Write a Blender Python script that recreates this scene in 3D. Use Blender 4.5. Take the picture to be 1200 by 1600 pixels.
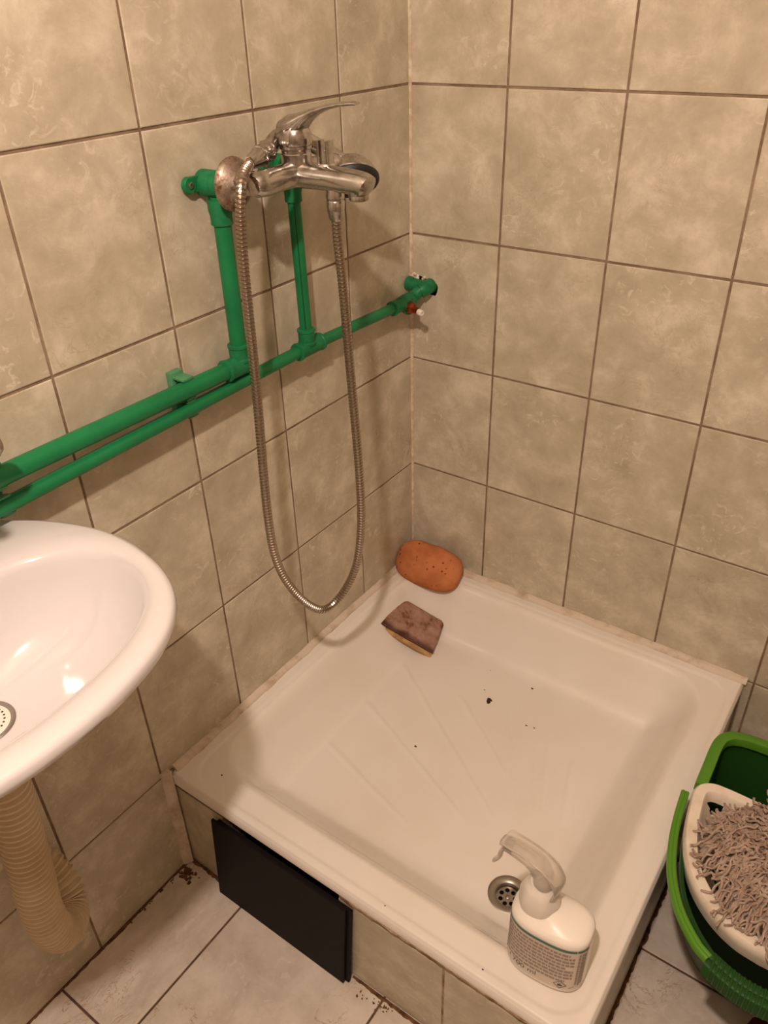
import bpy, bmesh, math, random
from mathutils import Vector, Matrix, Quaternion
PI = math.pi
random.seed(7)
for o in list(bpy.data.objects): bpy.data.objects.remove(o)
S = bpy.context.scene
COL = S.collection

# ------------------------------------------------------------ camera
W2C = ((0.817840, 0.574872, -0.025703), (0.296674, -0.459494, -0.837168), (-0.493075, 0.677043, -0.546342))
CAM = (0.864143, -1.301468, 1.388106)
FPX = 1243.272
cd = bpy.data.cameras.new('camera'); cam = bpy.data.objects.new('camera', cd); COL.objects.link(cam)
r0, r1, r2 = [Vector(r) for r in W2C]
M = Matrix((r0, -r1, -r2)).transposed().to_4x4(); M.translation = Vector(CAM)
cam.matrix_world = M
cd.sensor_fit = 'VERTICAL'; cd.sensor_height = 24.0; cd.lens = FPX / 1600 * 24.0
cd.clip_start = .01
S.camera = cam

# ------------------------------------------------------------ world, light, exposure
w = bpy.data.worlds.new('world'); S.world = w; w.use_nodes = True
w.node_tree.nodes['Background'].inputs[0].default_value = (.9, .62, .42, 1)
w.node_tree.nodes['Background'].inputs[1].default_value = .005
LAMP = (.75, -1.42, 1.98)
ld = bpy.data.lights.new('bulb_light', 'POINT'); ld.energy = 70; ld.color = (1, .805, .68); ld.shadow_soft_size = .028
lo = bpy.data.objects.new('bulb_light', ld); lo.location = LAMP; COL.objects.link(lo)
S.view_settings.view_transform = 'Standard'; S.view_settings.look = 'None'
S.view_settings.exposure = 0.0; S.view_settings.gamma = 1; S.view_settings.use_curve_mapping = False

# ------------------------------------------------------------ materials
def mat(name, col, rough=.5, metal=0, spec=.5, coat=0, trans=0, ior=1.45, sss=0):
    m = bpy.data.materials.new(name); m.use_nodes = True
    b = m.node_tree.nodes['Principled BSDF']
    b.inputs['Base Color'].default_value = (*col, 1); b.inputs['Roughness'].default_value = rough
    b.inputs['Metallic'].default_value = metal; b.inputs['Specular IOR Level'].default_value = spec
    b.inputs['Coat Weight'].default_value = coat; b.inputs['Coat Roughness'].default_value = .08
    b.inputs['Transmission Weight'].default_value = trans; b.inputs['IOR'].default_value = ior
    if sss: b.inputs['Subsurface Weight'].default_value = sss; b.inputs['Subsurface Scale'].default_value = .01
    return m
class NT:
    def __init__(s, m): s.m = m; s.t = m.node_tree; s.b = s.t.nodes['Principled BSDF']
    def n(s, typ, **k):
        q = s.t.nodes.new(typ)
        for a, v in k.items():
            if a.startswith('i_'):
                key = a[2:].replace('_', ' ')
                q.inputs[key].default_value = v
            else: setattr(q, a, v)
        return q
    def l(s, a, b): s.t.links.new(a, b)
    def coords(s, scale=1, rnd=True):
        tc = s.n('ShaderNodeTexCoord')
        if not rnd: return tc.outputs['Object']
        oi = s.n('ShaderNodeObjectInfo'); mu = s.n('ShaderNodeMath', operation='MULTIPLY'); mu.inputs[1].default_value = 37.0
        s.l(oi.outputs['Random'], mu.inputs[0])
        ad = s.n('ShaderNodeVectorMath', operation='ADD'); s.l(tc.outputs['Object'], ad.inputs[0]); s.l(mu.outputs[0], ad.inputs[1])
        return ad.outputs[0]
    def noise(s, vec, scale, detail=4, rough=.55, dist=0):
        q = s.n('ShaderNodeTexNoise'); q.inputs['Scale'].default_value = scale; q.inputs['Detail'].default_value = detail
        q.inputs['Roughness'].default_value = rough; q.inputs['Distortion'].default_value = dist
        s.l(vec, q.inputs['Vector']); return q.outputs['Fac']
    def ramp(s, fac, stops):
        q = s.n('ShaderNodeValToRGB'); e = q.color_ramp.elements
        while len(e) < len(stops): e.new(.5)
        for a, (p, c) in zip(e, stops): a.position = p; a.color = (*c, 1) if len(c) == 3 else c
        s.l(fac, q.inputs[0]); return q.outputs['Color']
    def mix(s, fac, a, b, mode='MIX'):
        q = s.n('ShaderNodeMix', data_type='RGBA', blend_type=mode)
        if isinstance(fac, (int, float)): q.inputs[0].default_value = fac
        else: s.l(fac, q.inputs[0])
        for v, k in ((a, 6), (b, 7)):
            if isinstance(v, tuple): q.inputs[k].default_value = (*v, 1)
            else: s.l(v, q.inputs[k])
        return q.outputs[2]
    def bump(s, h, strength=.3, dist=.001):
        q = s.n('ShaderNodeBump'); q.inputs['Strength'].default_value = strength; q.inputs['Distance'].default_value = dist
        s.l(h, q.inputs['Height']); s.l(q.outputs[0], s.b.inputs['Normal'])

def marble(name, base, light, dark, rough, veins=.5, vein_col=(.2, .12, .06)):
    m = mat(name, base, rough, spec=.45); t = NT(m); v = t.coords()
    c = t.ramp(t.noise(v, 13, 6, .68, .2), [(.30, dark), (.5, base), (.70, light)])
    # small pale flecks, drawn out like brush marks
    f = t.ramp(t.noise(v, 42, 5, .62, 1.5), [(.56, (0, 0, 0)), (.66, (1, 1, 1))])
    f2 = t.ramp(t.noise(v, 7, 2, .5), [(.45, (0, 0, 0)), (.62, (1, 1, 1))])
    fm = t.mix(1.0, f, f2, 'MULTIPLY')
    q = t.n('ShaderNodeMath', operation='MULTIPLY'); q.inputs[1].default_value = .8; t.l(fm, q.inputs[0])
    c = t.mix(q.outputs[0], c, light)
    # thin darker veins
    vn = t.noise(v, 12, 6, .65, 1.6)
    ve = t.ramp(vn, [(.488, (0, 0, 0)), (.5, (1, 1, 1)), (.512, (0, 0, 0))])
    g = t.ramp(t.noise(v, 6, 2), [(.5, (0, 0, 0)), (.62, (1, 1, 1))])
    vm = t.mix(1.0, ve, g, 'MULTIPLY')
    q2 = t.n('ShaderNodeMath', operation='MULTIPLY'); q2.inputs[1].default_value = veins; t.l(vm, q2.inputs[0])
    c = t.mix(q2.outputs[0], c, vein_col)
    t.l(c, t.b.inputs['Base Color'])
    t.bump(t.noise(v, 60, 3), .07, .0008)
    return m
M_wall = marble('wall_tile_glaze', (.490, .430, .322), (.65, .585, .465), (.395, .34, .245), .36, .35, (.26, .19, .12))
M_floor = marble('floor_tile_glaze', (.58, .505, .43), (.68, .60, .52), (.48, .40, .33), .33, .95, (.26, .15, .08))
def grimy(name, base, dark, scale=40, rough=.8, lo=.42, hi=.62, bump=.3):
    m = mat(name, base, rough, spec=.25); t = NT(m); v = t.coords(rnd=False)
    t.l(t.ramp(t.noise(v, scale, 5, .65), [(lo, dark), (hi, base)]), t.b.inputs['Base Color'])
    t.bump(t.noise(v, scale * 3, 4), bump, .001); return m
M_grout = grimy('wall_grout', (.30, .215, .145), (.19, .125, .08), 18)
M_fgrout = grimy('floor_grout', (.15, .085, .05), (.09, .05, .03), 30)
M_paint = grimy('plaster_paint', (.36, .29, .22), (.32, .26, .19), 6, .8)
M_ceil = mat('ceiling_paint', (.52, .46, .39), .9)
M_caulk = grimy('white_caulk', (.66, .56, .44), (.50, .38, .26), 60, .6)
M_caulkd = grimy('dirty_caulk', (.62, .53, .43), (.42, .31, .21), 22, .6, .30, .52, .3)
M_mortar = grimy('dirty_mortar', (.42, .31, .20), (.20, .12, .06), 40, .9, .4, .6, .8)
M_grime = grimy('brown_grime', (.17, .085, .035), (.07, .03, .012), 60, .95, .4, .6, 1.0)
M_plaster = grimy('raw_plaster', (.72, .64, .54), (.45, .34, .24), 90, .95, .35, .55, 1.0)
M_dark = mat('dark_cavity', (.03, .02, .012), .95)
M_cer = mat('washbasin_ceramic', (.64, .61, .605), .10, spec=.55, coat=.4)
m = mat('tray_enamel', (.72, .655, .585), .16, spec=.55, coat=.3); t = NT(m); v = t.coords(rnd=False)
t.l(t.ramp(t.noise(v, 5, 4), [(.35, (.735, .675, .60)), (.62, (.775, .725, .665))]), t.b.inputs['Base Color']); M_enam = m
m = mat('scratched_chrome', (.52, .49, .46), .17, 1); t = NT(m); v = t.coords(rnd=False)
t.l(t.ramp(t.noise(v, 60, 5, .7), [(.3, (.12, .12, .12)), (.7, (.30, .30, .30))]), t.b.inputs['Roughness'])
t.l(t.ramp(t.noise(v, 35, 5, .7), [(.32, (.30, .26, .22)), (.55, (.56, .53, .50))]), t.b.inputs['Base Color']); M_chrome = m
m = mat('rusty_chrome', (.5, .42, .34), .35, 1); t = NT(m); v = t.coords(rnd=False)
t.l(t.ramp(t.noise(v, 45, 5, .7), [(.38, (.20, .10, .05)), (.58, (.50, .43, .37))]), t.b.inputs['Base Color'])
t.l(t.ramp(t.noise(v, 45, 5, .7), [(.38, (.8, .8, .8)), (.6, (.25, .25, .25))]), t.b.inputs['Roughness']); M_rust = m
M_hose = mat('hose_steel', (.43, .36, .29), .30, 1)
M_steel = mat('drain_steel', (.36, .33, .29), .38, 1)
M_green = mat('green_pipe_plastic', (.010, .205, .065), .38, spec=.4)
m = M_green; t = NT(m); v = t.coords(rnd=False)
t.l(t.ramp(t.noise(v, 14, 4, .6), [(.3, (.006, .145, .047)), (.7, (.010, .195, .066))]), t.b.inputs['Base Color'])
M_greend = mat('dark_green_stripe', (.003, .055, .02), .5)
M_greenf = grimy('green_fitting_plastic', (.017, .185, .070), (.008, .135, .045), 60, .42, .35, .65, .15)
M_clip = mat('green_clip_plastic', (.07, .25, .12), .45)
M_copper = grimy('copper_stem', (.42, .10, .035), (.20, .04, .015), 90, .35); M_copper.node_tree.nodes['Principled BSDF'].inputs['Metallic'].default_value = .8
M_cap = mat('white_nylon', (.75, .70, .62), .5)
m = mat('yellowed_pvc', (.66, .53, .34), .5, sss=0); t = NT(m); v = t.coords(rnd=False)
t.l(t.ramp(t.noise(v, 8, 4), [(.3, (.50, .37, .23)), (.7, (.66, .54, .38))]), t.b.inputs['Base Color']); M_pvc = m
m = mat('black_board', (.009, .006, .0065), .55, spec=.12); M_black = m
M_rubber = mat('black_rubber', (.012, .011, .010), .5)
m = mat('orange_sponge_foam', (.62, .20, .06), .95, spec=.1); t = NT(m); v = t.coords(rnd=False)
c = t.ramp(t.noise(v, 22, 4), [(.3, (.36, .12, .045)), (.65, (.53, .20, .08))])
vo = t.n('ShaderNodeTexVoronoi'); vo.inputs['Scale'].default_value = 85; t.l(v, vo.inputs['Vector'])
pm = t.ramp(vo.outputs['Distance'], [(.16, (1, 1, 1)), (.26, (0, 0, 0))]); nm = t.ramp(t.noise(v, 30, 2), [(.5, (0, 0, 0)), (.56, (1, 1, 1))])
c = t.mix(t.mix(1.0, pm, nm, 'MULTIPLY'), c, (.16, .03, .01)); t.l(c, t.b.inputs['Base Color']); t.bump(t.noise(v, 260, 3), .6, .001); M_orange = m
m = mat('brown_scour_pad', (.30, .165, .11), .95, spec=.1); t = NT(m); v = t.coords(rnd=False)
c = t.ramp(t.noise(v, 42, 3, .6), [(.36, (.16, .075, .04)), (.47, (.31, .18, .125)), (.7, (.42, .26, .20))])
sx = t.n('ShaderNodeSeparateXYZ'); t.l(v, sx.inputs[0])
ad = t.n('ShaderNodeMath', operation='MULTIPLY_ADD'); nn = t.noise(v, 45, 3); t.l(nn, ad.inputs[0]); ad.inputs[1].default_value = .014; t.l(sx.outputs['Y'], ad.inputs[2])
ba = t.ramp(ad.outputs[0], [(0, (1, 1, 1)), (.02, (0, 0, 0))])
mr = t.n('ShaderNodeMapRange'); t.l(ad.outputs[0], mr.inputs[0]); mr.inputs[1].default_value = -.036; mr.inputs[2].default_value = -.022; mr.inputs[3].default_value = .85; mr.inputs[4].default_value = 0
c = t.mix(mr.outputs[0], c, (.07, .028, .026)); t.l(c, t.b.inputs['Base Color']); t.bump(t.noise(v, 200, 4), .7, .0012); M_pad = m
M_yfoam = grimy('yellow_sponge_foam', (.52, .33, .14), (.30, .16, .07), 35, .95, .35, .55, .6)
m = mat('bottle_plastic', (.80, .745, .665), .26, spec=.5); M_bot = m
m = mat('bottle_label', (.64, .56, .465), .45, spec=.4); M_label = m
M_collar = mat('collar_plastic', (.72, .66, .58), .3, trans=.0)
m = mat('clear_trigger_plastic', (.88, .82, .74), .14, trans=.75, ior=1.46); M_clear = m
M_print = mat('grey_print', (.30, .235, .185), .5)
M_printd = mat('dark_print', (.06, .05, .045), .5)
M_teal = mat('teal_print', (.035, .15, .12), .45)
M_bucket = mat('dark_green_plastic', (.013, .060, .009), .45, spec=.25)
M_bright = mat('leaf_green_plastic', (.085, .24, .018), .38, spec=.4)
M_cream = grimy('cream_plastic', (.74, .65, .54), (.60, .49, .37), 20, .4, .3, .55, .05)
m = mat('grey_cotton_yarn', (.40, .30, .24), .95, spec=.1); t = NT(m); v = t.coords(rnd=False)
t.l(t.ramp(t.noise(v, 50, 4), [(.3, (.29, .20, .15)), (.7, (.47, .36, .29))]), t.b.inputs['Base Color']); t.bump(t.noise(v, 900, 2), .6, .0006); M_yarn = m
m = mat('maroon_cloth', (.065, .008, .010), .9, spec=.15); t = NT(m); t.bump(t.noise(t.coords(rnd=False), 400, 2), .4, .0008); M_maroon = m

# ------------------------------------------------------------ mesh helpers
def tag(o, label=None, cat=None, group=None, kind=None):
    if label: o['label'] = label
    if cat: o['category'] = cat
    if group: o['group'] = group
    if kind: o['kind'] = kind
    return o
def link(name, me, m=None, parent=None):
    o = bpy.data.objects.new(name, me); COL.objects.link(o)
    if m is not None and me is not None: me.materials.append(m)
    if parent is not None:
        o.parent = parent; o.matrix_parent_inverse = Matrix.Translation(-parent.location) if not parent.get('_r') else parent.matrix_basis.inverted()
    return o
def obj(name, bm, m, parent=None, smooth=True, angle=40):
    bmesh.ops.recalc_face_normals(bm, faces=bm.faces)
    me = bpy.data.meshes.new(name); bm.to_mesh(me); bm.free()
    if smooth:
        for p in me.polygons: p.use_smooth = True
        try: me.set_sharp_from_angle(angle=math.radians(angle))
        except Exception: pass
    return link(name, me, m, parent)
def split(o):
    """each separate piece of the mesh becomes an object of its own"""
    me = o.data; n = len(me.vertices); par = list(range(n))
    def find(a):
        while par[a] != a: par[a] = par[par[a]]; a = par[a]
        return a
    for e in me.edges: par[find(e.vertices[0])] = find(e.vertices[1])
    roots = sorted({find(i) for i in range(n)}); out_ = []
    for k, r in enumerate(roots):
        bm = bmesh.new(); bm.from_mesh(me); bm.verts.ensure_lookup_table()
        bmesh.ops.delete(bm, geom=[bm.verts[i] for i in range(n) if find(i) != r], context='VERTS')
        m2 = bpy.data.meshes.new(me.name); bm.to_mesh(m2); bm.free(); m2.materials.clear(); m2.materials.append(me.materials[0])
        out_.append(m2)
    o.data = out_[0]
    for m2 in out_[1:]:
        c = o.copy(); c.data = m2; COL.objects.link(c); c.parent = o.parent
    return o
def empty(name, loc, label, cat, group=None):
    o = bpy.data.objects.new(name, None); COL.objects.link(o); o.location = loc; o.empty_display_size = .02
    return tag(o, label, cat, group)
def BM(): return bmesh.new()
def box(bm, x0, x1, y0, y1, z0, z1, bev=0, mtx=None):
    r = bmesh.ops.create_cube(bm, size=1)
    for v in r['verts']:
        v.co = Vector(((v.co.x + .5) * (x1 - x0) + x0, (v.co.y + .5) * (y1 - y0) + y0, (v.co.z + .5) * (z1 - z0) + z0))
    vs = r['verts']
    if bev:
        es = list({e for v in vs for e in v.link_edges})
        q = bmesh.ops.bevel(bm, geom=es, offset=bev, segments=2, affect='EDGES', profile=.5)
        vs = list({v for f in q['faces'] for v in f.verts} | {v for v in vs if v.is_valid})
    if mtx is not None:
        for v in vs: v.co = mtx @ v.co
    return vs
def rings(bm, rr, close=True, cap0=True, cap1=True):
    V = [[bm.verts.new(p) for p in r] for r in rr]
    n = len(V[0])
    for a, b in zip(V, V[1:]):
        for i in range(n if close else n - 1):
            j = (i + 1) % n
            bm.faces.new((a[i], a[j], b[j], b[i]))
    if cap0 and n > 2: bm.faces.new(V[0][::-1])
    if cap1 and n > 2: bm.faces.new(V[-1])
    return V
def catmull(P, n):
    P = [Vector(p) for p in P]; Q = [P[0] * 2 - P[1]] + P + [P[-1] * 2 - P[-2]]; out = []
    for i in range(1, len(Q) - 2):
        a, b, c, d = Q[i - 1:i + 3]
        for k in range(n):
            t = k / n
            out.append(.5 * ((2 * b) + (c - a) * t + (2 * a - 5 * b + 4 * c - d) * t * t + (3 * b - a - 3 * c + d) * t ** 3))
    out.append(P[-1]); return out
def tube(bm, P, R, n=16, ry=None, up=None, cap=True):
    """swept tube; R radius or list; ry second half-axis list (along the frame's second vector)"""
    P = [Vector(p) for p in P]; m_ = len(P)
    R = [R] * m_ if not isinstance(R, (list, tuple)) else list(R)
    RY = R if ry is None else ([ry] * m_ if not isinstance(ry, (list, tuple)) else ry)
    T = [(P[min(i + 1, m_ - 1)] - P[max(i - 1, 0)]).normalized() for i in range(m_)]
    u = Vector(up) if up else (Vector((0, 0, 1)) if abs(T[0].z) < .9 else Vector((1, 0, 0)))
    u = (u - T[0] * u.dot(T[0])).normalized(); rr = []
    for i in range(m_):
        if i:
            q = T[i - 1].rotation_difference(T[i]); u = q @ u; u = (u - T[i] * u.dot(T[i])).normalized()
        v = T[i].cross(u)
        rr.append([P[i] + v * (math.cos(2 * PI * k / n) * R[i]) + u * (math.sin(2 * PI * k / n) * RY[i]) for k in range(n)])
    return rings(bm, rr, True, cap, cap)
def lathe(bm, prof, origin=(0, 0, 0), axis=(0, 0, 1), n=32, cap0=False, cap1=False):
    """prof: (radius, height along axis)"""
    a = Vector(axis).normalized(); u = a.orthogonal().normalized(); v = a.cross(u); o = Vector(origin)
    return rings(bm, [[o + a * h + (u * math.cos(2 * PI * k / n) + v * math.sin(2 * PI * k / n)) * max(r, 1e-5) for k in range(n)] for r, h in prof], True, cap0, cap1)
def disc(bm, o, axis, r, n=24):
    a = Vector(axis).normalized(); u = a.orthogonal().normalized(); v = a.cross(u)
    bm.faces.new([bm.verts.new(Vector(o) + (u * math.cos(2 * PI * k / n) + v * math.sin(2 * PI * k / n)) * r) for k in range(n)])
def lumpy_strip(bm, P, w, h, nrm, side, seed, seg=.006, j=.35):
    """irregular bead along P; nrm, side are the two directions it bulges in"""
    rnd = random.Random(seed); P = [Vector(p) for p in P]; pts = []
    for a, b in zip(P, P[1:]):
        k = max(1, int((b - a).length / seg)); pts += [a.lerp(b, i / k) for i in range(k)]
    pts.append(P[-1]); nrm = Vector(nrm); side = Vector(side); rr = []; ww = w; hh = h
    for p in pts:
        ww = .6 * ww + .4 * w * (1 + rnd.uniform(-j, j)); hh = .6 * hh + .4 * h * (1 + rnd.uniform(-j, j))
        rr.append([p - nrm * .0006 - side * .0006, p - nrm * .0006 + side * ww, p + nrm * hh * .35 + side * ww * .9,
                   p + nrm * hh * .75 + side * ww * .55, p + nrm * hh + side * ww * .15, p + nrm * hh - side * .0006])
    rings(bm, rr)

# ------------------------------------------------------------ the room
RX, RY, RH = 1.90, -2.75, 2.40
def plane(name, pts, m, kind='structure'):
    bm = BM()
    for q in pts: bm.faces.new([bm.verts.new(p) for p in q])
    bmesh.ops.remove_doubles(bm, verts=bm.verts, dist=1e-5)
    return tag(obj(name, bm, m, smooth=False), kind=kind)
G = .0018       # how far the tiles stand proud of the grout
wall_left = plane('wall_left', [[(-G, -.0, 0), (-G, RY, 0), (-G, RY, RH), (-G, -.0, RH)]], M_grout)
# back wall grout has a real hole at the corner where the pipe goes through
HX, HZ0, HZ1 = .063, .888, .9245
def q(x0, x1, z0, z1): return [(x0, G, z0), (x1, G, z0), (x1, G, z1), (x0, G, z1)]
wall_back = plane('wall_back', [q(0 - G, RX, 0, HZ0), q(HX, RX, HZ0, HZ1), q(0 - G, RX, HZ1, RH)], M_grout)
bm = BM(); box(bm, -.012, HX, G, .07, HZ0, HZ1)
for f in list(bm.faces):
    if abs(f.calc_center_median().y - G) < 1e-5: bm.faces.remove(f)
tag(obj('pipe_hole', bm, M_dark, wall_back, smooth=False))
floor = plane('floor', [[(0, 0, -G), (RX, 0, -G), (RX, RY, -G), (0, RY, -G)]], M_fgrout)
plane('ceiling', [[(0, 0, RH), (RX, 0, RH), (RX, RY, RH), (0, RY, RH)]], M_ceil)
plane('wall_right', [[(RX, 0, 0), (RX, RY, 0), (RX, RY, RH), (RX, 0, RH)]], M_paint)
plane('wall_front', [[(0, RY, 0), (RX, RY, 0), (RX, RY, RH), (0, RY, RH)]], M_paint)

def tile_mesh(w, h, name):
    """front face at z = 0, chamfered edge, body 1.7 mm"""
    bm = BM(); c = .0013
    def rg(i, z): return [Vector((sx * (w / 2 - i), sy * (h / 2 - i), z)) for sx, sy in ((-1, -1), (1, -1), (1, 1), (-1, 1))]
    rings(bm, [rg(0, -.0017), rg(0, -.0007), rg(c * .5, -.0002), rg(c, 0)], True, True, True)
    bmesh.ops.recalc_face_normals(bm, faces=bm.faces)
    me = bpy.data.meshes.new(name); bm.to_mesh(me); bm.free(); return me
TW, TH, GAP = .1968, .2478, .0040
me_tile = tile_mesh(TW, TH, 'wall_tile'); me_tile.materials.append(M_wall)
def put_tile(me, name, parent, c, rot, w, h, bw=TW, bh=TH):
    o = link(name, me, None, parent); o.scale = (w / bw, h / bh, 1)
    o.rotation_euler = rot; o.location = c; return o
LC = [0, .1976, .396, .5979, .7972, .9929] + [.9929 + .2 * i for i in range(1, 9)] + [-RY]
RC = [0, .1893, .3896, .5923, .789, .988, 1.188, 1.388, 1.588, 1.788, RX]
ZR = [0, .2495, .5003, .7534, 1.0031, 1.255, 1.5068, 1.7585, 2.0102, 2.262, RH]
rnd = random.Random(3)
NOTCH = None
for r in range(len(ZR) - 1):
    for k in range(len(LC) - 1):
        y0, y1 = LC[k], LC[k + 1]
        if y1 > .80 or ZR[r + 1] > .26 or True:
            w_, h_ = y1 - y0 - GAP, ZR[r + 1] - ZR[r] - GAP
            put_tile(me_tile, 'tile', wall_left, (rnd.uniform(-.0003, .0003), -(y0 + y1) / 2, (ZR[r] + ZR[r + 1]) / 2), (PI / 2, 0, PI / 2), w_, h_)
    for k in range(len(RC) - 1):
        x0, x1 = RC[k], RC[k + 1]
        w_, h_ = x1 - x0 - GAP, ZR[r + 1] - ZR[r] - GAP
        if k == 0 and r == 3:      # the tile that is chipped out around the pipe
            bm = BM(); a, b, c0, c1 = x0 + GAP / 2, x1 - GAP / 2, ZR[r] + GAP / 2, ZR[r + 1] - GAP / 2
            ol = [(a, c0), (b, c0), (b, c1), (a, c1), (a, HZ1 - .001), (.012, HZ1 + .002), (.030, HZ1 - .002), (.048, HZ1 - .007), (.059, HZ1 - .010), (HX - .001, HZ1 - .016),
                  (HX - .003, HZ0 + .010), (.056, HZ0 + .002), (.040, HZ0 + .004), (.020, HZ0), (a, HZ0 + .001)]
            rings(bm, [[Vector((x, 0.0017, z)) for x, z in ol], [Vector((x, 0, z)) for x, z in ol]])
            obj('tile', bm, M_wall, wall_back, smooth=False); continue
        put_tile(me_tile, 'tile', wall_back, ((x0 + x1) / 2, rnd.uniform(-.0003, .0003), (ZR[r] + ZR[r + 1]) / 2), (PI / 2, 0, 0), w_, h_)
FT = .306
me_ft = tile_mesh(FT - .004, FT - .004, 'floor_tile'); me_ft.materials.append(M_floor)
for i in range(-1, 7):
    for j in range(-1, 9):
        x0, x1 = .149 + FT * (i), .149 + FT * (i + 1); y1, y0 = -.158 - FT * (j), -.158 - FT * (j + 1)
        x0, x1 = max(x0, 0), min(x1, RX); y0, y1 = max(y0, RY), min(y1, 0)
        if x1 - x0 < .02 or y1 - y0 < .02: continue
        if x1 <= .77 and y0 >= -.78: continue
        w_, h_ = x1 - x0 - .004, y1 - y0 - .004
        put_tile(me_ft, 'tile', floor, ((x0 + x1) / 2, (y0 + y1) / 2, 0), (0, 0, 0), w_, h_, FT - .004, FT - .004)

# beads of caulk: corner, along the tray, down beside the plinth
bm = BM(); lumpy_strip(bm, [(0, 0, .26), (0, 0, RH)], .0042, .0042, (1, 0, 0), (0, -1, 0), 2, .02, .25)
tag(obj('trim_1', bm, M_caulk), kind='structure')
bm = BM(); lumpy_strip(bm, [(.0, -.772, .2505), (.0, -.02, .2505)], .013, .008, (0, 0, 1), (1, 0, 0), 5, .012, .25)
tag(obj('trim_2', bm, M_caulkd), kind='structure')
bm = BM(); lumpy_strip(bm, [(.0, -.0, .2505), (.777, -.0, .2505)], .014, .009, (0, 0, 1), (0, -1, 0), 6, .012, .3)
tag(obj('trim_3', bm, M_caulkd), kind='structure')
bm = BM(); lumpy_strip(bm, [(.0, -.786, .004), (.0, -.784, .262)], .016, .012, (1, 0, 0), (0, -1, 0), 7, .014, .15)
tag(obj('trim_4', bm, M_caulkd), kind='structure')
# line of grime where floor and walls meet
def clumps(name, pts, spread, n, size, seed, m, kind='structure'):
    rr = random.Random(seed); bm = BM()
    for _ in range(n):
        a = rr.random() * (len(pts) - 1); i = int(a); p = Vector(pts[i]).lerp(Vector(pts[i + 1]), a - i)
        s = size * rr.uniform(.4, 1.3)
        c = p + Vector((abs(rr.gauss(0, spread[0])), -abs(rr.gauss(0, spread[1])), 0))
        r_ = bmesh.ops.create_icosphere(bm, subdivisions=1, radius=s)
        ang = rr.random() * PI
        for v in r_['verts']:
            v.co = Vector((v.co.x * rr.uniform(.8, 1.9), v.co.y * rr.uniform(.6, 1.2), abs(v.co.z) * .35))
            v.co = Matrix.Rotation(ang, 3, 'Z') @ v.co + c
    return tag(obj(name, bm, m), kind=kind)

# ------------------------------------------------------------ plinth under the tray
PX, PY = .765, -.776
pl = empty('tiled_plinth', (0, 0, 0), 'low tiled plinth with beige tiles and crumbling mortar carrying the white shower tray', 'plinth')
bm = BM(); OX0, OX1 = .125, .372
for a_ in ((.001, OX0, PY, PY + .035), (OX1, PX, PY, PY + .035), (PX - .030, PX, PY + .035, -.003)):
    box(bm, a_[0], a_[1], a_[2], a_[3], 0, .224)
split(obj('masonry', bm, M_mortar, pl, smooth=False))
def ptile(x0, x1, z0, z1, side=False):
    if side: put_tile(me_tile, 'tile', pl, (PX + .0042, (x0 + x1) / 2, (z0 + z1) / 2), (PI / 2, 0, PI / 2), x1 - x0, z1 - z0)
    else: put_tile(me_tile, 'tile', pl, ((x0 + x1) / 2, PY - .0042, (z0 + z1) / 2), (PI / 2, 0, 0), x1 - x0, z1 - z0)
bm = BM(); box(bm, .001, OX0 - .002, PY - .0030, PY, .003, .213); box(bm, OX1 + .001, PX + .0022, PY - .0030, PY, .003, .208); box(bm, PX, PX + .0028, PY - .001, -.004, .003, .213)
split(obj('tile_bed', bm, M_mortar, pl, smooth=False))
ptile(.003, OX0 - .004, .004, .214); ptile(OX1 + .002, .563, .004, .210); ptile(.567, PX, .004, .210)
ptile(-.772, -.575, .004, .214, True); ptile(-.571, -.374, .004, .214, True); ptile(-.370, -.173, .004, .214, True); ptile(-.169, -.006, .004, .214, True)
bm = BM(); lumpy_strip(bm, [(.378, PY - .004, .2245), (.765, PY - .004, .2245)], .010, .0035, (0, -1, 0), (0, 0, -1), 15, .006, .7)
obj('mortar_bead', bm, M_mortar, pl)

# leaning dark cover
ap = empty('cover_board', (.25, -.79, 0), 'near-black rectangular board leaning over the opening in the tray plinth', 'board')
def board(bm, dx, dy, x0, x1, h, th, top):
    t_ = math.atan2(.009, .215)
    mt = Matrix.Translation((dx, dy, .0012)) @ Matrix.Rotation(-t_, 4, 'X')
    vs = box(bm, x0, x1, 0, th, 0, h, .0012)
    for v in vs:
        v.co.x += v.co.z * .05
        if v.co.z > h * .5: v.co.z += (top * (x1 - v.co.x))
        v.co = mt @ v.co
bm = BM(); board(bm, 0, -.8020, .097, .386, .212, .0055, .0); obj('front_sheet', bm, M_black, ap, smooth=False)
bm = BM(); board(bm, 0, -.7960, .105, .393, .208, .0060, .0); obj('back_sheet', bm, M_black, ap, smooth=False)

# ------------------------------------------------------------ shower tray
TX, TY, TZ = .773, .782, .250
def rrd(x, y, x0, x1, y0, y1, r):       # signed distance inside a rounded rectangle (positive inside)
    cx, cy = (x0 + x1) / 2, (y0 + y1) / 2; qx = abs(x - cx) - ((x1 - x0) / 2 - r); qy = abs(y - cy) - ((y1 - y0) / 2 - r)
    return -(math.hypot(max(qx, 0), max(qy, 0)) + min(max(qx, qy), 0) - r)
def sstep(a, b, t):
    t = min(max((t - a) / (b - a), 0), 1); return t * t * (3 - 2 * t)
DR = (.5705, -.583)
RID = [(0.1121, -0.5026, 0.3592, -0.5672, .0019), (0.1151, -0.3701, 0.4312, -0.4993, .0019), (0.1148, -0.2319, 0.4773, -0.4682, .0019), (0.2764, -0.2471, 0.4610, -0.3779, .0019), (0.3638, -0.2107, 0.5204, -0.4391, .0019), (0.4698, -0.2820, 0.5374, -0.4114, .0019), (0.4848, -0.2527, 0.5490, -0.4117, .0019), (0.5452, -0.2690, 0.5901, -0.4111, .0019)]
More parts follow.
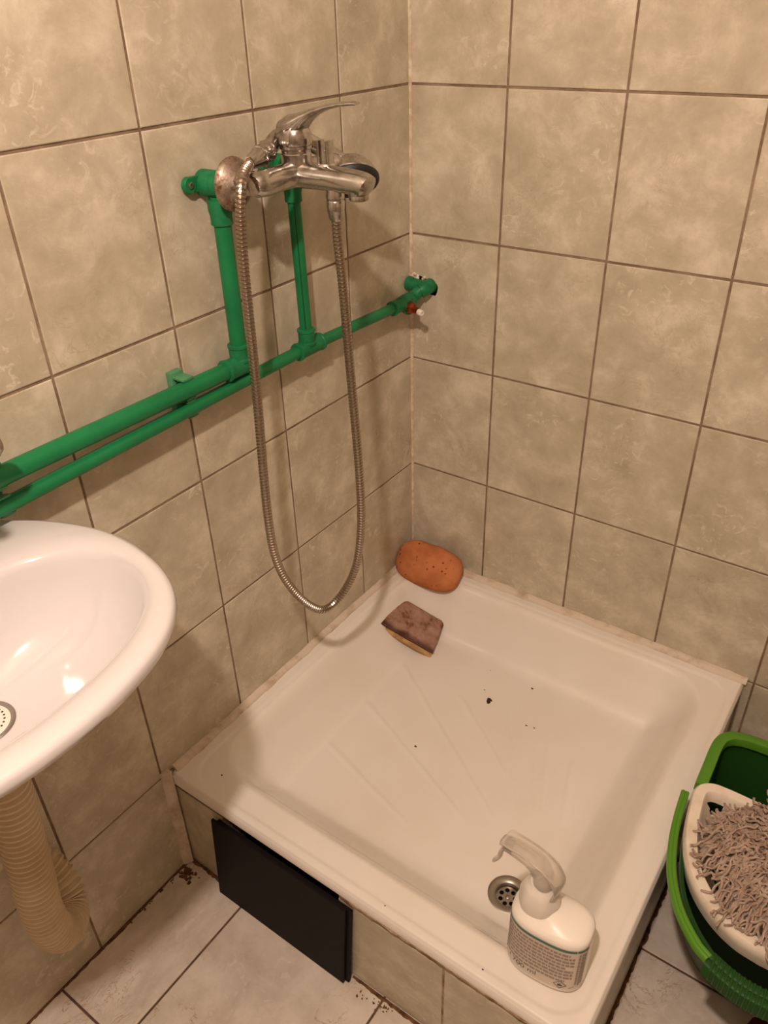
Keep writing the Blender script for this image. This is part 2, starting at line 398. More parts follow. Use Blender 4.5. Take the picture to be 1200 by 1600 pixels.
def tray_z(x, y):
    do = rrd(x, y, 0, TX, -TY, 0, .012)
    z = TZ - .006 * (1 - sstep(0, .006, do)) ** 2
    g = rrd(x, y, .030, TX - .016, -TY + .016, -.030, .05)   # the step line just inside the edge
    z -= .0022 * sstep(-.001, .003, g)
    di = rrd(x, y, .046, TX - .058, -TY + .062, -.046, .085)
    z -= .004 * sstep(-.008, .010, di)
    z -= .100 * (sstep(-.01, .088, di) * .86 + .14 * sstep(.0, .030, di))
    r = math.hypot(x - DR[0], y - DR[1])
    if di > .06: z -= .010 * (1 - min(r / .6, 1)) * sstep(.06, .11, di)
    if di > .055:
        for (ax, ay, bx, by, hgt) in RID:
            ux, uy = bx - ax, by - ay; L = math.hypot(ux, uy); t_ = ((x - ax) * ux + (y - ay) * uy) / L / L
            d = abs((x - ax) * uy - (y - ay) * ux) / L
            wd = .0035 + .0035 * (1 - min(max(t_, 0), 1))
            if d < wd * 2 and -.02 < t_ < 1.05:
                e = sstep(0, .12, t_) * (1 - sstep(.9, 1.05, t_))
                z += hgt * e * math.exp(-(d / wd) ** 2 * 1.6)
    return z
tray = empty('shower_tray', (0, 0, .225), 'square white enamelled shower tray with radial ribs, rust chips and a worn rim', 'shower tray')
def axis_samples(L):
    s = [0, .001, .002, .003, .0045, .006]; v = .009
    while v < L - .008: s.append(v); v += .003 if (v < .17 or v > L - .17) else .004
    return s + [L - .006, L - .0045, L - .003, L - .002, L - .001, L]
bm = BM(); xs = axis_samples(TX); ys = axis_samples(TY)
Vg = [[bm.verts.new((x, -y, tray_z(x, -y))) for y in ys] for x in xs]
for i in range(len(xs) - 1):
    for j in range(len(ys) - 1):
        cx, cy = (xs[i] + xs[i + 1]) / 2, -(ys[j] + ys[j + 1]) / 2
        if math.hypot(cx - DR[0], cy - DR[1]) < .027: continue
        bm.faces.new((Vg[i][j], Vg[i][j + 1], Vg[i + 1][j + 1], Vg[i + 1][j]))
loop = [Vg[i][0] for i in range(len(xs))] + [Vg[-1][j] for j in range(1, len(ys))] + [Vg[i][-1] for i in range(len(xs) - 2, -1, -1)] + [Vg[0][j] for j in range(len(ys) - 2, 0, -1)]
low = [bm.verts.new((v.co.x, v.co.y, .2255)) for v in loop]
inn = [bm.verts.new((min(max(v.co.x, .004), TX - .004), min(max(v.co.y, -TY + .004), -.004), .2255)) for v in loop]
n_ = len(loop)
for i in range(n_):
    j = (i + 1) % n_; bm.faces.new((loop[i], loop[j], low[j], low[i])); bm.faces.new((low[i], low[j], inn[j], inn[i]))
obj('tray_shell', bm, M_enam, tray, angle=50)
# drain
dz = tray_z(DR[0] + .04, DR[1] + .0) 
bm = BM(); lathe(bm, [(.033, -.0012), (.0335, .0006), (.031, .0016), (.0225, .0006), (.0205, -.001), (.0200, -.010), (.0195, -.012)], (DR[0], DR[1], dz), n=48)
dr = obj('drain_ring', bm, M_steel, tray)
bm = BM(); z_ = dz - .009
# strainer plate with seven holes, as a grid of small faces
N = 56; R_ = .0200; holes = [(.0122 * math.cos(a * 2 * PI / 7 + .3), .0122 * math.sin(a * 2 * PI / 7 + .3)) for a in range(7)]
vg = {}
def gv(i, j):
    if (i, j) not in vg: vg[(i, j)] = bm.verts.new((DR[0] + (i / N - .5) * 2 * R_, DR[1] + (j / N - .5) * 2 * R_, z_))
    return vg[(i, j)]
for i in range(N):
    for j in range(N):
        x, y = ((i + .5) / N - .5) * 2 * R_, ((j + .5) / N - .5) * 2 * R_
        if math.hypot(x, y) > R_: continue
        if any(math.hypot(x - a, y - b) < .0037 for a, b in holes): continue
        bm.faces.new((gv(i, j), gv(i + 1, j), gv(i + 1, j + 1), gv(i, j + 1)))
st = obj('strainer', bm, M_steel, tray, smooth=False)
bm = BM(); lathe(bm, [(.0036, 0), (.0036, .0012), (.0028, .0018), (.0001, .0018)], (DR[0], DR[1], z_), n=16); obj('screw', bm, M_steel, tray)
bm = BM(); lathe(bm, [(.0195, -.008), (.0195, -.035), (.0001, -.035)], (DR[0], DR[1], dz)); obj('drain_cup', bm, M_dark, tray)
# enamel chips
def chip(pts, cx, cy, s, seed):
    bm = BM(); vs = [bm.verts.new((cx + px * s, cy + py * s, tray_z(cx + px * s, cy + py * s) + .0004)) for px, py in pts]
    bm.faces.new(vs); tag(obj('enamel_chip', bm, M_dark, tray, smooth=False), 'dark chip in the enamel')
BLOB = [(math.cos(a) * (1 + .35 * math.sin(3 * a + 1)), math.sin(a) * (1 + .3 * math.cos(2 * a))) for a in [k * PI / 5 for k in range(10)]]
chip([(-.9, .9), (-.1, 1.2), (.9, .8), (1.5, .1), (.8, -.1), (1.2, -.9), (.6, -1.9), (-.3, -1.2), (-.7, -.2)], .3385, -.2275, .0056, 1)
for (cx, cy, s) in [(.317, -.207, .0016), (.399, -.148, .0026), (.434, -.245, .0021), (.450, -.242, .0018), (.277, -.414, .0028), (.081, -.733, .0018), (.30, -.15, .0012), (.62, -.767, .0014), (.455, -.768, .0012)]: chip(BLOB, cx, cy, s, 2)

# ------------------------------------------------------------ sponges
sp = empty('kitchen_sponge', (.100, -.150, .172), 'dirty two-layer sponge with brown scouring pad on yellow foam in the tray', 'sponge')
ax_ = Vector((.106, .0385, -.060)).normalized(); ay_ = Vector((-.021, .0895, .008)); ay_ = (ay_ - ax_ * ay_.dot(ax_)).normalized(); az_ = ax_.cross(ay_)
sp.matrix_world = Matrix.Translation(Vector((.1065, -.161, .1955)) - az_ * .015) @ Matrix((ax_, ay_, az_)).transposed().to_4x4(); sp['_r'] = 1
bpy.context.view_layer.update()
def slab(name, ol, z0, z1, m, bulge, seed, parent, rough):
    bm = BM(); rr = random.Random(seed); rg = []
    pts = []
    for (a, b) in zip(ol, ol[1:] + ol[:1]):
        for k in range(8): pts.append(Vector(a).lerp(Vector(b), k / 8))
    lv = [(z0, -.0015), (z0 + .0015, 0), ((z0 + z1) / 2, bulge), (z1 - .002, 0), (z1, -.0025)]
    for z, e in lv:
        rg.append([Vector((p.x * (1 + e / .03), p.y * (1 + e / .022), z)) + Vector((rr.uniform(-1, 1), rr.uniform(-1, 1), rr.uniform(-1, 1))) * rough for p in pts])
    c = []
    for f in (.66, .33): rg.append([Vector((p.x * f, p.y * f, z1 + .0006)) + Vector((0, 0, rr.uniform(-1, 1) * rough)) for p in pts])
    rings(bm, rg)
    o = obj(name, bm, m, None, angle=70); o.parent = parent; return o
OL = [(-.067, .038), (-.055, .049), (.063, .049), (.068, .040), (.066, -.046), (-.066, -.046)]
slab('foam', [(x * 1.01, y * 1.03) for x, y in OL], -.011, .006, M_yfoam, .0012, 4, sp, .0004)
slab('scouring_pad', OL, .006, .015, M_pad, .0004, 5, sp, .0005)
del sp['_r']
bm = BM(); r_ = bmesh.ops.create_icosphere(bm, subdivisions=5, radius=1); rr = random.Random(2)
for v in r_['verts']:
    p = v.co.copy(); k = (abs(p.x) ** 2.5 + abs(p.y) ** 2.5 + abs(p.z) ** 3.2) ** (-1 / 2.6)
    p *= k; p = Vector((p.x * .080, p.y * .028, p.z * .050))
    v.co = p + Vector((0, 0, .0012 * math.sin(p.x * 120) * (1 if p.z > 0 else 0)))
o = obj('bath_sponge', bm, M_orange)
o.location = (.080, -.056, .278); o.rotation_euler = (-.55, .10, .12)
tag(o, 'orange oval bath sponge propped in the corner of the shower tray', 'sponge')

# ------------------------------------------------------------ green water pipes
def pipe(name, P, r, parent, m=None): 
    bm = BM(); tube(bm, P, r, 20); return obj(name, bm, m or M_green, parent)
def sleeve(bm, a, b, r, lip=.0012):
    a, b = Vector(a), Vector(b); d = (b - a); L = d.length
    lathe(bm, [(r - .002, 0), (r, .0008), (r + lip, .0012), (r + lip, .005), (r, .0062), (r, L - .0062), (r + lip, L - .005), (r + lip, L - .0012), (r, L - .0008), (r - .002, L)], a, d, 24, True, True)
up = empty('upper_water_pipe', (.03, -1.3, .926), 'thicker green plastic water pipe that turns up to the left shower tap inlet', 'pipe')
XP = .030
pipe('pipe_run', [(XP, RY + .002, .937), (XP, -.900, .9285), (XP, -.530, .9245)], .0128, up)
pipe('riser', [(XP, -.511, .94), (XP, -.5105, 1.165)], .0122, up)
bm = BM(); sleeve(bm, (XP, -.545, .9247), (XP, -.497, .9240), .0155); sleeve(bm, (XP, -.511, .930), (XP, -.511, .958), .0152); bmesh.ops.create_uvsphere(bm, u_segments=20, v_segments=12, radius=.0157, matrix=Matrix.Translation((XP, -.507, .9242)))
obj('elbow', bm, M_greenf, up)
def wall_elbow(parent, y, zt, r, flange=True):
    bm = BM(); z = 1.180
    lathe(bm, [(r, 0), (r + .0015, .001), (r + .0015, .012), (r + .003, .020), (r + .003, .034)], (XP, y, zt), (0, 0, 1), 24, True, True)
    bmesh.ops.create_uvsphere(bm, u_segments=24, v_segments=14, radius=r + .0042, matrix=Matrix.Translation((XP, y, z)))
    lathe(bm, [(r + .004, 0), (r + .004, .025), (r + .002, .028)], (.004, y, z), (1, 0, 0), 24, True, True)
    lathe(bm, [(r + .003, 0), (r + .003, .022), (r + .001, .026)], (XP, y, z), (1, 0, 0), 24, True, True)
    for s in (-1, 1):      # ears for the wall screws
        lathe(bm, [(.0095, 0), (.0105, .001), (.0105, .007), (.0095, .0085)], (.004, y + s * .030, z + .002), (1, 0, 0), 20, True, True)
        box(bm, .004, .011, min(y + s * .03, y), max(y + s * .03, y), z - .0075, z + .0115)
    e = obj('wall_elbow', bm, M_greenf, parent)
    bm = BM()
    for s in (-1, 1): lathe(bm, [(.0046, 0), (.0046, .0012), (.003, .002), (.0001, .0012)], (.0125, y + s * .030, z + .002), (1, 0, 0), 14)
    split(obj('screw', bm, M_steel, e))
wall_elbow(up, -.511, 1.128, .0135)
lp = empty('lower_water_pipe', (.03, -1.3, .89), 'thinner green plastic water pipe running below the other one into the wall corner', 'pipe')
ZL = .8935
pipe('pipe_run', [(XP, RY + .002, .886), (XP, -.92, .8905), (XP, -.37, ZL + .006)], .0102, lp)
pipe('pipe_run', [(XP, -.34, ZL + .006), (XP, -.105, .8925)], .0098, lp)
pipe('riser', [(XP, -.357, .915), (XP, -.361, 1.165)], .0100, lp)
bm = BM(); sleeve(bm, (XP, -.384, .8995), (XP, -.322, .8995), .0137); sleeve(bm, (XP, -.357, .905), (XP, -.357, .933), .0137)
obj('tee', bm, M_greenf, lp)
wall_elbow(lp, -.361, 1.130, .0115)
bm = BM()
tube(bm, [(XP + .0061, -.3575 - .0072, .934), (XP + .0061, -.3605 - .0072, 1.130)], .0011, 6); tube(bm, [(XP + .0092, -.322, ZL + .006), (XP + .0092, -.108, .8925)], .0011, 6)
split(tag(obj('stripe', bm, M_greend, lp), 'dark green line along the pipe'))
# valve body and elbow into the wall
bm = BM(); sleeve(bm, (XP, -.112, .8925), (XP, -.078, .8925), .0128)
lathe(bm, [(.0128, 0), (.0145, .004), (.0155, .020), (.0150, .030), (.0128, .036)], (XP, -.080, .8925), (0, 1, 0), 24, True, True)
tube(bm, catmull([(XP, -.052, .893), (XP + .002, -.036, .898), (XP + .008, -.026, .906)], 5), .0115, 20)
lathe(bm, [(.0155, 0), (.0160, .010), (.0150, .013)], (XP + .002, -.066, .888), (.9, -.35, -.12), 20, True, True)
obj('valve_body', bm, M_greenf, lp)
bm = BM(); tube(bm, catmull([(.038, -.026, .905), (.0445, -.018, .909), (.0445, -.004, .909), (.043, .03, .908)], 5), .0145, 20)
sleeve(bm, (.0015, -.0145, .912), (.040, -.0165, .909), .0125)
obj('wall_bend', bm, M_greenf, lp)
sa = Vector((.95, -.28, -.10)).normalized(); s0 = Vector((.0425, -.070, .8865))
bm = BM(); lathe(bm, [(.0112, 0), (.0122, .002), (.0118, .004), (.0100, .0045), (.0096, .0085), (.0060, .010), (.0052, .016), (.0066, .017), (.0066, .019), (.0044, .020), (.0044, .026)], s0, sa, 6 * 4, True, True)
tag(obj('valve_stem', bm, M_copper, lp), 'reddish copper valve stem')
bm = BM(); lathe(bm, [(.0046, 0), (.0056, .001), (.0058, .010), (.0050, .0115), (.0030, .0118), (.0026, .0085), (.0001, .0085)], s0 + sa * .025, sa, 20, True)
vc = tag(obj('valve_cap', bm, M_cap, lp), 'small white splined cap')
# plaster crumbs above the hole
bm = BM(); rr = random.Random(9)
for _ in range(26):
    c = Vector((abs(rr.gauss(.006, .010)), -abs(rr.gauss(.002, .003)), .9235 + rr.uniform(-.004, .006)))
    r_ = bmesh.ops.create_icosphere(bm, subdivisions=1, radius=rr.uniform(.0022, .0048))
    for v in r_['verts']: v.co = v.co * rr.uniform(.7, 1.2) + c
tag(obj('plaster_crumbs', bm, M_plaster, wall_back, smooth=False), kind='stuff')
# clips
def clip(y, zu, zl):
    t_ = empty('pipe_clip', (.0, y, (zu + zl) / 2), '', 'clip')
    bm = BM(); box(bm, .0005, .012, y - .011, y + .011, zl - .016, zu + .022, .001)
    obj('base', bm, M_clip, t_)
    for (zc, r) in ((zu, .0150), (zl, .0120)):
        bm = BM(); P = [Vector((XP + math.cos(a) * r, y, zc + math.sin(a) * r)) for a in [math.radians(d) for d in range(75, 286, 15)]]
        for s in (1,):
            tube(bm, P, .0016, 8, [.010] * len(P), up=(0, 1, 0))
        obj('jaw', bm, M_clip, t_)
    bm = BM(); box(bm, XP - .022, XP + .004, y - .010, y + .010, zu + .0138, zu + .0175, .0008); box(bm, XP - .004, XP + .0195, y - .008, y + .008, zl + .0105, zl + .0122, .0005); box(bm, XP - .004, XP + .0215, y - .008, y + .008, zl + .0150, zl + .0167, .0005); box(bm, XP - .012, XP + .0125, y - .008, y + .008, zl - .0140, zl - .0120, .0006)
    split(obj('tab', bm, M_clip, t_)); return t_
c1 = clip(-.618, .9256, .8955); c1['label'] = 'green double pipe clip below the left shower riser'
c2 = clip(-.918, .9290, .8905); c2['label'] = 'green double pipe clip above the washbasin at the left edge'
for c in (c1, c2): c['group'] = 'clips holding the green pipes'

# ------------------------------------------------------------ shower mixer
MX, MY, MZ = .108, -.436, 1.187
def mixer_body(t_, x, y, z, half=.075, spout=.105, swivel=False):
    bm = BM()
    P = [(x, y - half - .014, z), (x, y - half - .012, z), (x, y - half - .006, z), (x, y - half + .01, z), (x, y - .03, z + .001), (x, y, z + .002), (x, y + .03, z + .001), (x, y + half - .01, z), (x, y + half + .006, z), (x, y + half + .012, z), (x, y + half + .014, z)]
    tube(bm, P, [.006, .0115, .0155, .0165, .0160, .0175, .0160, .0165, .0155, .0115, .006], 28)
    lathe(bm, [(.0215, -.012), (.0205, .004), (.0205, .026), (.0195, .0272), (.0195, .031), (.0212, .0325), (.0212, .036)], (x, y, z), (0, 0, 1), 32, True, True)
    if swivel:      # separate swivel spout turned towards the far side of the basin
        obj('body', bm, M_chrome, t_, angle=35); bm = BM()
        tube(bm, catmull([(x, y - .012, z - .008), (x + .004, y - .02, z - .035), (x + .03, y - .06, z - .045), (x + .07, y - .13, z - .035), (x + .085, y - .155, z - .040), (x + .088, y - .160, z - .055)], 6), .0095, 20)
        obj('spout', bm, M_chrome, t_, angle=60)
    else:
        P = catmull([(x, y, z + .000), (x + .03, y, z - .000), (x + .07, y, z - .001), (x + spout, y, z - .003), (x + spout + .014, y, z - .008)], 6)
        n = len(P); tube(bm, P, [.0215 + (.0165 - .0215) * min(i / (n - 1) * 1.1, 1) if i < n - 2 else (.0135 if i == n - 2 else .007) for i in range(n)], 28, [.0170 + (.0145 - .0170) * i / (n - 1) if i < n - 2 else (.0110 if i == n - 2 else .005) for i in range(n)], up=(0, 0, 1))
        lathe(bm, [(.0135, 0), (.0140, -.008), (.0135, -.014)], (x + spout - .004, y, z - .003), (0, 0, 1), 24, True, True)
        obj('body', bm, M_chrome, t_, angle=35)
        bm = BM(); lathe(bm, [(.0128, 0), (.0133, -.001), (.0133, -.006), (.0118, -.007), (.0001, -.006)], (x + spout - .004, y, z - .0165), (0, 0, 1), 24, True)
        obj('aerator', bm, M_chrome, t_)
    # lever: domed cap drawn out to a thin raised blade
    bm = BM()
    cs = [(-.0215, .036, .004, .004), (-.020, .046, .0140, .010), (-.012, .0535, .0195, .0145), (-.001, .0585, .0212, .0150), (.010, .0635, .0195, .0120), (.022, .0705, .0160, .0080), (.038, .0775, .0130, .0050), (.058, .0835, .0110, .0034), (.080, .0875, .0098, .0028), (.098, .0890, .0088, .0026), (.104, .0890, .0060, .0020)]
    tube(bm, [(x + a, y, z + b) for a, b, _, _ in cs], [c for _, _, c, _ in cs], 24, [d for _, _, _, d in cs], up=(0, 0, 1))
    lathe(bm, [(.0212, .0365), (.0222, .040), (.0220, .050), (.0180, .060), (.010, .0645)], (x, y, z), (0, 0, 1), 32, True, True)
    obj('lever', bm, M_chrome, t_, angle=60)
mx = empty('shower_mixer', (MX, MY, MZ), 'worn chrome single-lever bath mixer with short spout on the green risers', 'tap')
mixer_body(mx, MX, MY, MZ)
bm = BM(); y_ = -.511
lathe(bm, [(.0150, .018), (.0200, .014), (.0300, .0075), (.0335, .003), (.0340, 0), (.0322, 0)], (.060, y_, MZ - .004), (1, 0, 0), 40)
tag(obj('rosette', bm, M_rust, mx), 'round wall rosette with rust spots')
bm = BM()
for yy in (-.511, -.361):
    lathe(bm, [(.0095, 0), (.0095, .020)], (.056, yy, MZ - .003), (1, 0, 0), 24, True, True)
split(obj('inlet_stub', bm, M_chrome, mx)); bm = BM()
for yy in (-.511, -.361):
    lathe(bm, [(.0150, 0), (.0175, .0015), (.0175, .013), (.0150, .0145)], (.076, yy, MZ), (1, 0, 0), 6, True, True)
split(obj('inlet_nut', bm, M_chrome, mx))
# cradle prongs
bm = BM()
for s in (-1, 1):
    P = [Vector((MX + .046 + s * .0075, MY + .004, MZ + h)) for h in (.008, .020, .034, .044)]
    tube(bm, P, .0080, 14, .0030, up=(1, 0, 0))
lathe(bm, [(.0135, 0), (.0135, .006), (.011, .009)], (MX + .046, MY + .004, MZ + .008), (0, 0, 1), 24, True, True)
obj('cradle', bm, M_chrome, mx)
bm = BM(); HX0 = MX + .062
lathe(bm, [(.0118, 0), (.0125, -.002), (.0125, -.012), (.0112, -.0135), (.0112, -.0150)], (HX0, MY, MZ - .012), (0, 0, 1), 6 * 3, True, True)
obj('hose_outlet', bm, M_chrome, mx)

# ------------------------------------------------------------ hand shower
A = Vector((.083, -.462, 1.219)); B = Vector((.118, -.332, 1.165)); NB = Vector((.45, -.46, -.76)).normalized()
hs = empty('hand_shower', A, 'chrome hand shower with dark rubber face ring lying behind the mixer lever', 'hand shower')
bm = BM(); C0 = B - NB * .018
P = catmull([A, Vector((.070, -.425, 1.229)), Vector((.068, -.385, 1.224)), Vector((.078, -.355, 1.208)), C0], 6)
n = len(P); tube(bm, P, [.0105 + .0035 * (i / (n - 1)) + .011 * max(0, (i / (n - 1) - .6) / .4) ** 2 for i in range(n)], 24, [.0105 + .001 * (i / (n - 1)) for i in range(n)])
lathe(bm, [(.0001, -.030), (.011, -.0285), (.024, -.0245), (.033, -.015), (.0385, -.004), (.0395, .001), (.038, .003)], B, NB, 40)
obj('handle', bm, M_chrome, hs, angle=60)
bm = BM(); lathe(bm, [(.0375, -.001), (.0405, .001), (.0405, .005), (.0385, .008), (.0340, .0085), (.0330, .005), (.0001, .0045)], B, NB, 40); obj('spray_face', bm, M_rubber, hs)
dA = Vector((.10, -.90, -.22)).normalized()
bm = BM(); lathe(bm, [(.0110, -.002), (.0135, 0), (.0140, .004), (.0128, .006), (.0128, .016), (.0140, .018), (.0135, .021), (.0110, .023)], A, dA, 20, True, True)
obj('swivel_nut', bm, M_chrome, hs)

# ------------------------------------------------------------ hose
E1 = A + dA * .022; E2 = Vector((HX0, MY, MZ - .027))
hp = [E1, E1 + dA * .022] + [Vector(p) for p in [(0.109, -0.546, 1.190), (0.11, -0.558, 1.108), (0.11, -0.563, 0.931), (0.112, -0.574, 0.723), (0.116, -0.569, 0.62), (0.13, -0.545, 0.545), (0.142, -0.505, 0.492), (0.155, -0.47, 0.5), (0.176, -0.445, 0.56), (0.186, -0.436, 0.65), (0.187, -0.436, 0.76), (0.181, -0.436, 0.9), (0.175, -0.436, 1.04)]] + [E2 - Vector((0, 0, .05)), E2 - Vector((0, 0, .016))]
path = catmull(hp, 40); D = [0]
for a, b in zip(path, path[1:]): D.append(D[-1] + (b - a).length)
def at(s):
    import bisect
    i = min(max(bisect.bisect_right(D, s) - 1, 0), len(D) - 2); t_ = (s - D[i]) / max(D[i + 1] - D[i], 1e-9); return path[i].lerp(path[i + 1], t_)
pitch = .0052; nr = int(D[-1] / pitch); PP = []; RR = []
for k in range(nr):
    for f, r_ in ((0, .0054), (.22, .0070), (.70, .0070), (.92, .0054)):
        PP.append(at((k + f) * pitch)); RR.append(r_)
hose = empty('shower_hose', E2, 'long ribbed steel shower hose hanging in a deep loop from the mixer', 'hose')
bm = BM(); tube(bm, PP, RR, 12); obj('ribbed_sleeve', bm, M_hose, hose, angle=20)
bm = BM(); lathe(bm, [(.0118, 0), (.0124, -.001), (.0120, -.010), (.0112, -.0105), (.0112, -.012), (.0118, -.0125), (.0095, -.024), (.0078, -.026)], E2 + Vector((0, 0, .0)), (0, 0, 1), 24, True, True); obj('end_nut', bm, M_chrome, hose)
e1d = (PP[2] - PP[0]).normalized()
bm = BM(); lathe(bm, [(.0118, -.002), (.0122, .002), (.0092, .016), (.0080, .020)], E1, e1d, 24, True, True); obj('end_nut', bm, M_chrome, hose)

# ------------------------------------------------------------ washbasin
YB = -1.085
half = [(.0015, .165), (.045, .194), (.085, .212), (.125, .2235), (.165, .227), (.205, .2235), (.25, .2125), (.290, .193), (.322, .163), (.344, .125), (.358, .080), (.3655, .038)]
def closed(half, n=8):
    pts = [Vector((x, d, 0)) for x, d in half] + [Vector((half[-1][0] + .0015, 0, 0))] + [Vector((x, -d, 0)) for x, d in half[::-1]]
    return catmull(pts, n)
out = closed(half)
hin = [(.092, .095), (.102, .132), (.120, .162), (.146, .186), (.178, .1985), (.210, .1985), (.242, .1885), (.273, .167), (.297, .135), (.312, .098), (.320, .062), (.3235, .030)]
inn_ = closed(hin)
def recast(poly, ref, c):      # points of poly seen from c at the angles of ref
    out_ = []
    for p in ref:
        d = (p - c).normalized(); best = None
        for a, b in zip(poly, poly[1:] + poly[:1]):
            e = b - a; den = d.x * e.y - d.y * e.x
            if abs(den) < 1e-12: continue
            w_ = a - c; t_ = (w_.x * e.y - w_.y * e.x) / den; u_ = (w_.x * d.y - w_.y * d.x) / den
            if t_ > 0 and -1e-6 <= u_ <= 1 + 1e-6 and (best is None or t_ > best): best = t_
        out_.append(c + d * best)
    return out_
inn_ = recast(inn_, out, Vector((.165, 0, 0)))
cen = Vector((.158, 0, 0))
def scaled(pts, f, z, c=cen, dx=0): return [Vector((c.x + dx + (p.x - c.x) * f, YB + (p.y - c.y) * f, z)) for p in pts]
def inset(pts, d, z):
    n = len(pts); o_ = []
    for i, p in enumerate(pts):
        t_ = (pts[min(i + 1, n - 1)] - pts[max(i - 1, 0)]); nn = Vector((t_.y, -t_.x, 0)).normalized()
        if i in (0, n - 1): nn = Vector((0, 1 if i == 0 else -1, 0))
        s = -1 if nn.dot(p - Vector((.17, 0, 0))) > 0 else 1
        q_ = p + nn * s * d; q_.x = max(q_.x, .0015); o_.append(Vector((q_.x, q_.y + YB, z)))
    return o_
basin = empty('washbasin', (0, YB, .72), 'white ceramic oval washbasin on the left wall with corrugated waste below', 'washbasin')
ZB = .850
rg = [scaled(out, .30, .700), scaled(out, .42, .712), scaled(out, .58, .742), scaled(out, .76, .785), inset(out, .012, .829), inset(out, .0015, .833), inset(out, 0, .839), inset(out, .0008, .8445), inset(out, .003, .8485), inset(out, .008, .8502),
      [Vector((a.x * .5 + b.x * .5, YB + a.y * .5 + b.y * .5, .8495)) for a, b in zip(out, inn_)],
      [Vector((a.x * .14 + b.x * .86, YB + a.y * .14 + b.y * .86, .8475)) for a, b in zip(out, inn_)],
      inset(inn_, .0, .8425), inset(inn_, .004, .835)] + [scaled(inn_, f, z) for f, z in ((.955, .820), (.90, .800), (.83, .780), (.72, .761), (.58, .748), (.42, .738), (.28, .7315), (.20, .7298), (.14, .7288))]
rg = [[Vector((max(p.x, .0015), p.y, p.z)) for p in r] for r in rg]
bm = BM(); rings(bm, rg, True, True, False)
bb = obj('bowl', bm, M_cer, basin, angle=80)
bm = BM(); o_ = Vector((cen.x + .006, YB + .010, .7305))
lathe(bm, [(.0335, -.001), (.034, .0008), (.0320, .002), (.0290, .0012), (.0285, .0002)], o_, (0, 0, 1), 40); obj('waste_ring', bm, M_steel, basin); bm = BM()
lathe(bm, [(.0285, .0002), (.0240, .0014), (.0001, .0014)], o_, (0, 0, 1), 40)
wr = tag(obj('waste_strainer', bm, M_cap, basin), 'white perforated plug hole strainer')
bm = BM()
for rad, cnt in ((.0225, 26), (.0165, 18), (.0105, 11)):
    for k in range(cnt): disc(bm, o_ + Vector((rad * math.cos(2 * PI * k / cnt), rad * math.sin(2 * PI * k / cnt), .0017)), (0, 0, 1), .0013, 8)
tag(obj('strainer_holes', bm, M_dark, wr, smooth=False), kind='stuff')
basin.location += Vector((0, -.003, .016))
# corrugated waste pipe
wp = empty('waste_pipe', (0, -1.09, .25), 'yellowed corrugated plastic waste pipe curling back to the wall under the washbasin', 'pipe')
path = catmull([(.158, -1.080, .672), (.16, -1.080, .643), (.156, -1.084, .575), (.149, -1.090, .475), (.142, -1.094, .405), (.134, -1.090, .345), (.116, -1.074, .290), (.092, -1.052, .262), (.068, -1.034, .262), (.045, -1.028, .288), (.020, -1.032, .315), (-.004, -1.042, .332)], 30); D = [0]
for a, b in zip(path, path[1:]): D.append(D[-1] + (b - a).length)
pitch = .0098; nr = int(D[-1] / pitch); PP = []; RR = []
for k in range(nr):
    for f, r_ in ((0, .0212), (.14, .0222), (.34, .0262), (.66, .0262), (.86, .0222)):
        PP.append(at((k + f) * pitch)); RR.append(r_)
bm = BM(); tube(bm, PP, RR, 28); obj('corrugated_sleeve', bm, M_pvc, wp, angle=60)
p0 = Vector(path[0])
bm = BM(); lathe(bm, [(.0265, -.012), (.0300, -.010), (.0300, .030), (.027, .034), (.020, .036), (.020, .050)], p0, (0, 0, 1), 32, True, True); obj('union_nut', bm, M_pvc, wp)
# wall tap over the basin (only its end shows)
wt = empty('basin_mixer', (.09, -1.02, .98), 'chrome wall tap above the washbasin, only its rounded end showing at the left edge', 'tap')
mixer_body(wt, .088, -1.035, .999, .092, .12, True)
bm = BM()
for yy in (-1.110, -.960):
    lathe(bm, [(.012, .002), (.030, 0), (.028, .004), (.013, .018), (.0100, .020), (.0100, .082)], (.0005, yy, .999), (1, 0, 0), 32, True, True)
split(obj('inlet', bm, M_chrome, wt))
o_end = None

# ------------------------------------------------------------ spray bottle
BC = Vector((.687, -.706, .2475)); BR = math.radians(5)
bt = empty('spray_bottle', BC, 'white oval disinfectant spray bottle with clear trigger standing on the tray rim', 'spray bottle')
Rz = Matrix.Rotation(BR, 3, 'Z')
def oval(a, b, z, n=64, e=2.8, ox=0, oy=0):
    o_ = []
    for k in range(n):
        c, s = math.cos(2 * PI * k / n), math.sin(2 * PI * k / n); f = (abs(c) ** e + abs(s) ** e) ** (-1 / e)
        o_.append(BC + Rz @ Vector((ox + a * c * f, oy + b * s * f, z)))
    return o_
HB_ = .118
bm = BM(); NX = -.022; NY = .004
rings(bm, [oval(.044, .026, 0), oval(.0505, .0315, .0012), oval(.0535, .0345, .006), oval(.0545, .0355, .014), oval(.0545, .0355, HB_ - .008), oval(.0540, .0350, HB_ - .003), oval(.0520, .0330, HB_ + .001),
           oval(.047, .029, HB_ + .0038, ox=NX * .1, oy=NY * .1), oval(.038, .025, HB_ + .008, ox=NX * .4, oy=NY * .4), oval(.027, .0205, HB_ + .013, e=2.2, ox=NX * .8, oy=NY * .8), oval(.0185, .0180, HB_ + .019, e=2, ox=NX, oy=NY), oval(.0160, .0160, HB_ + .021, e=2, ox=NX, oy=NY)])
obj('body', bm, M_bot, bt, angle=60)
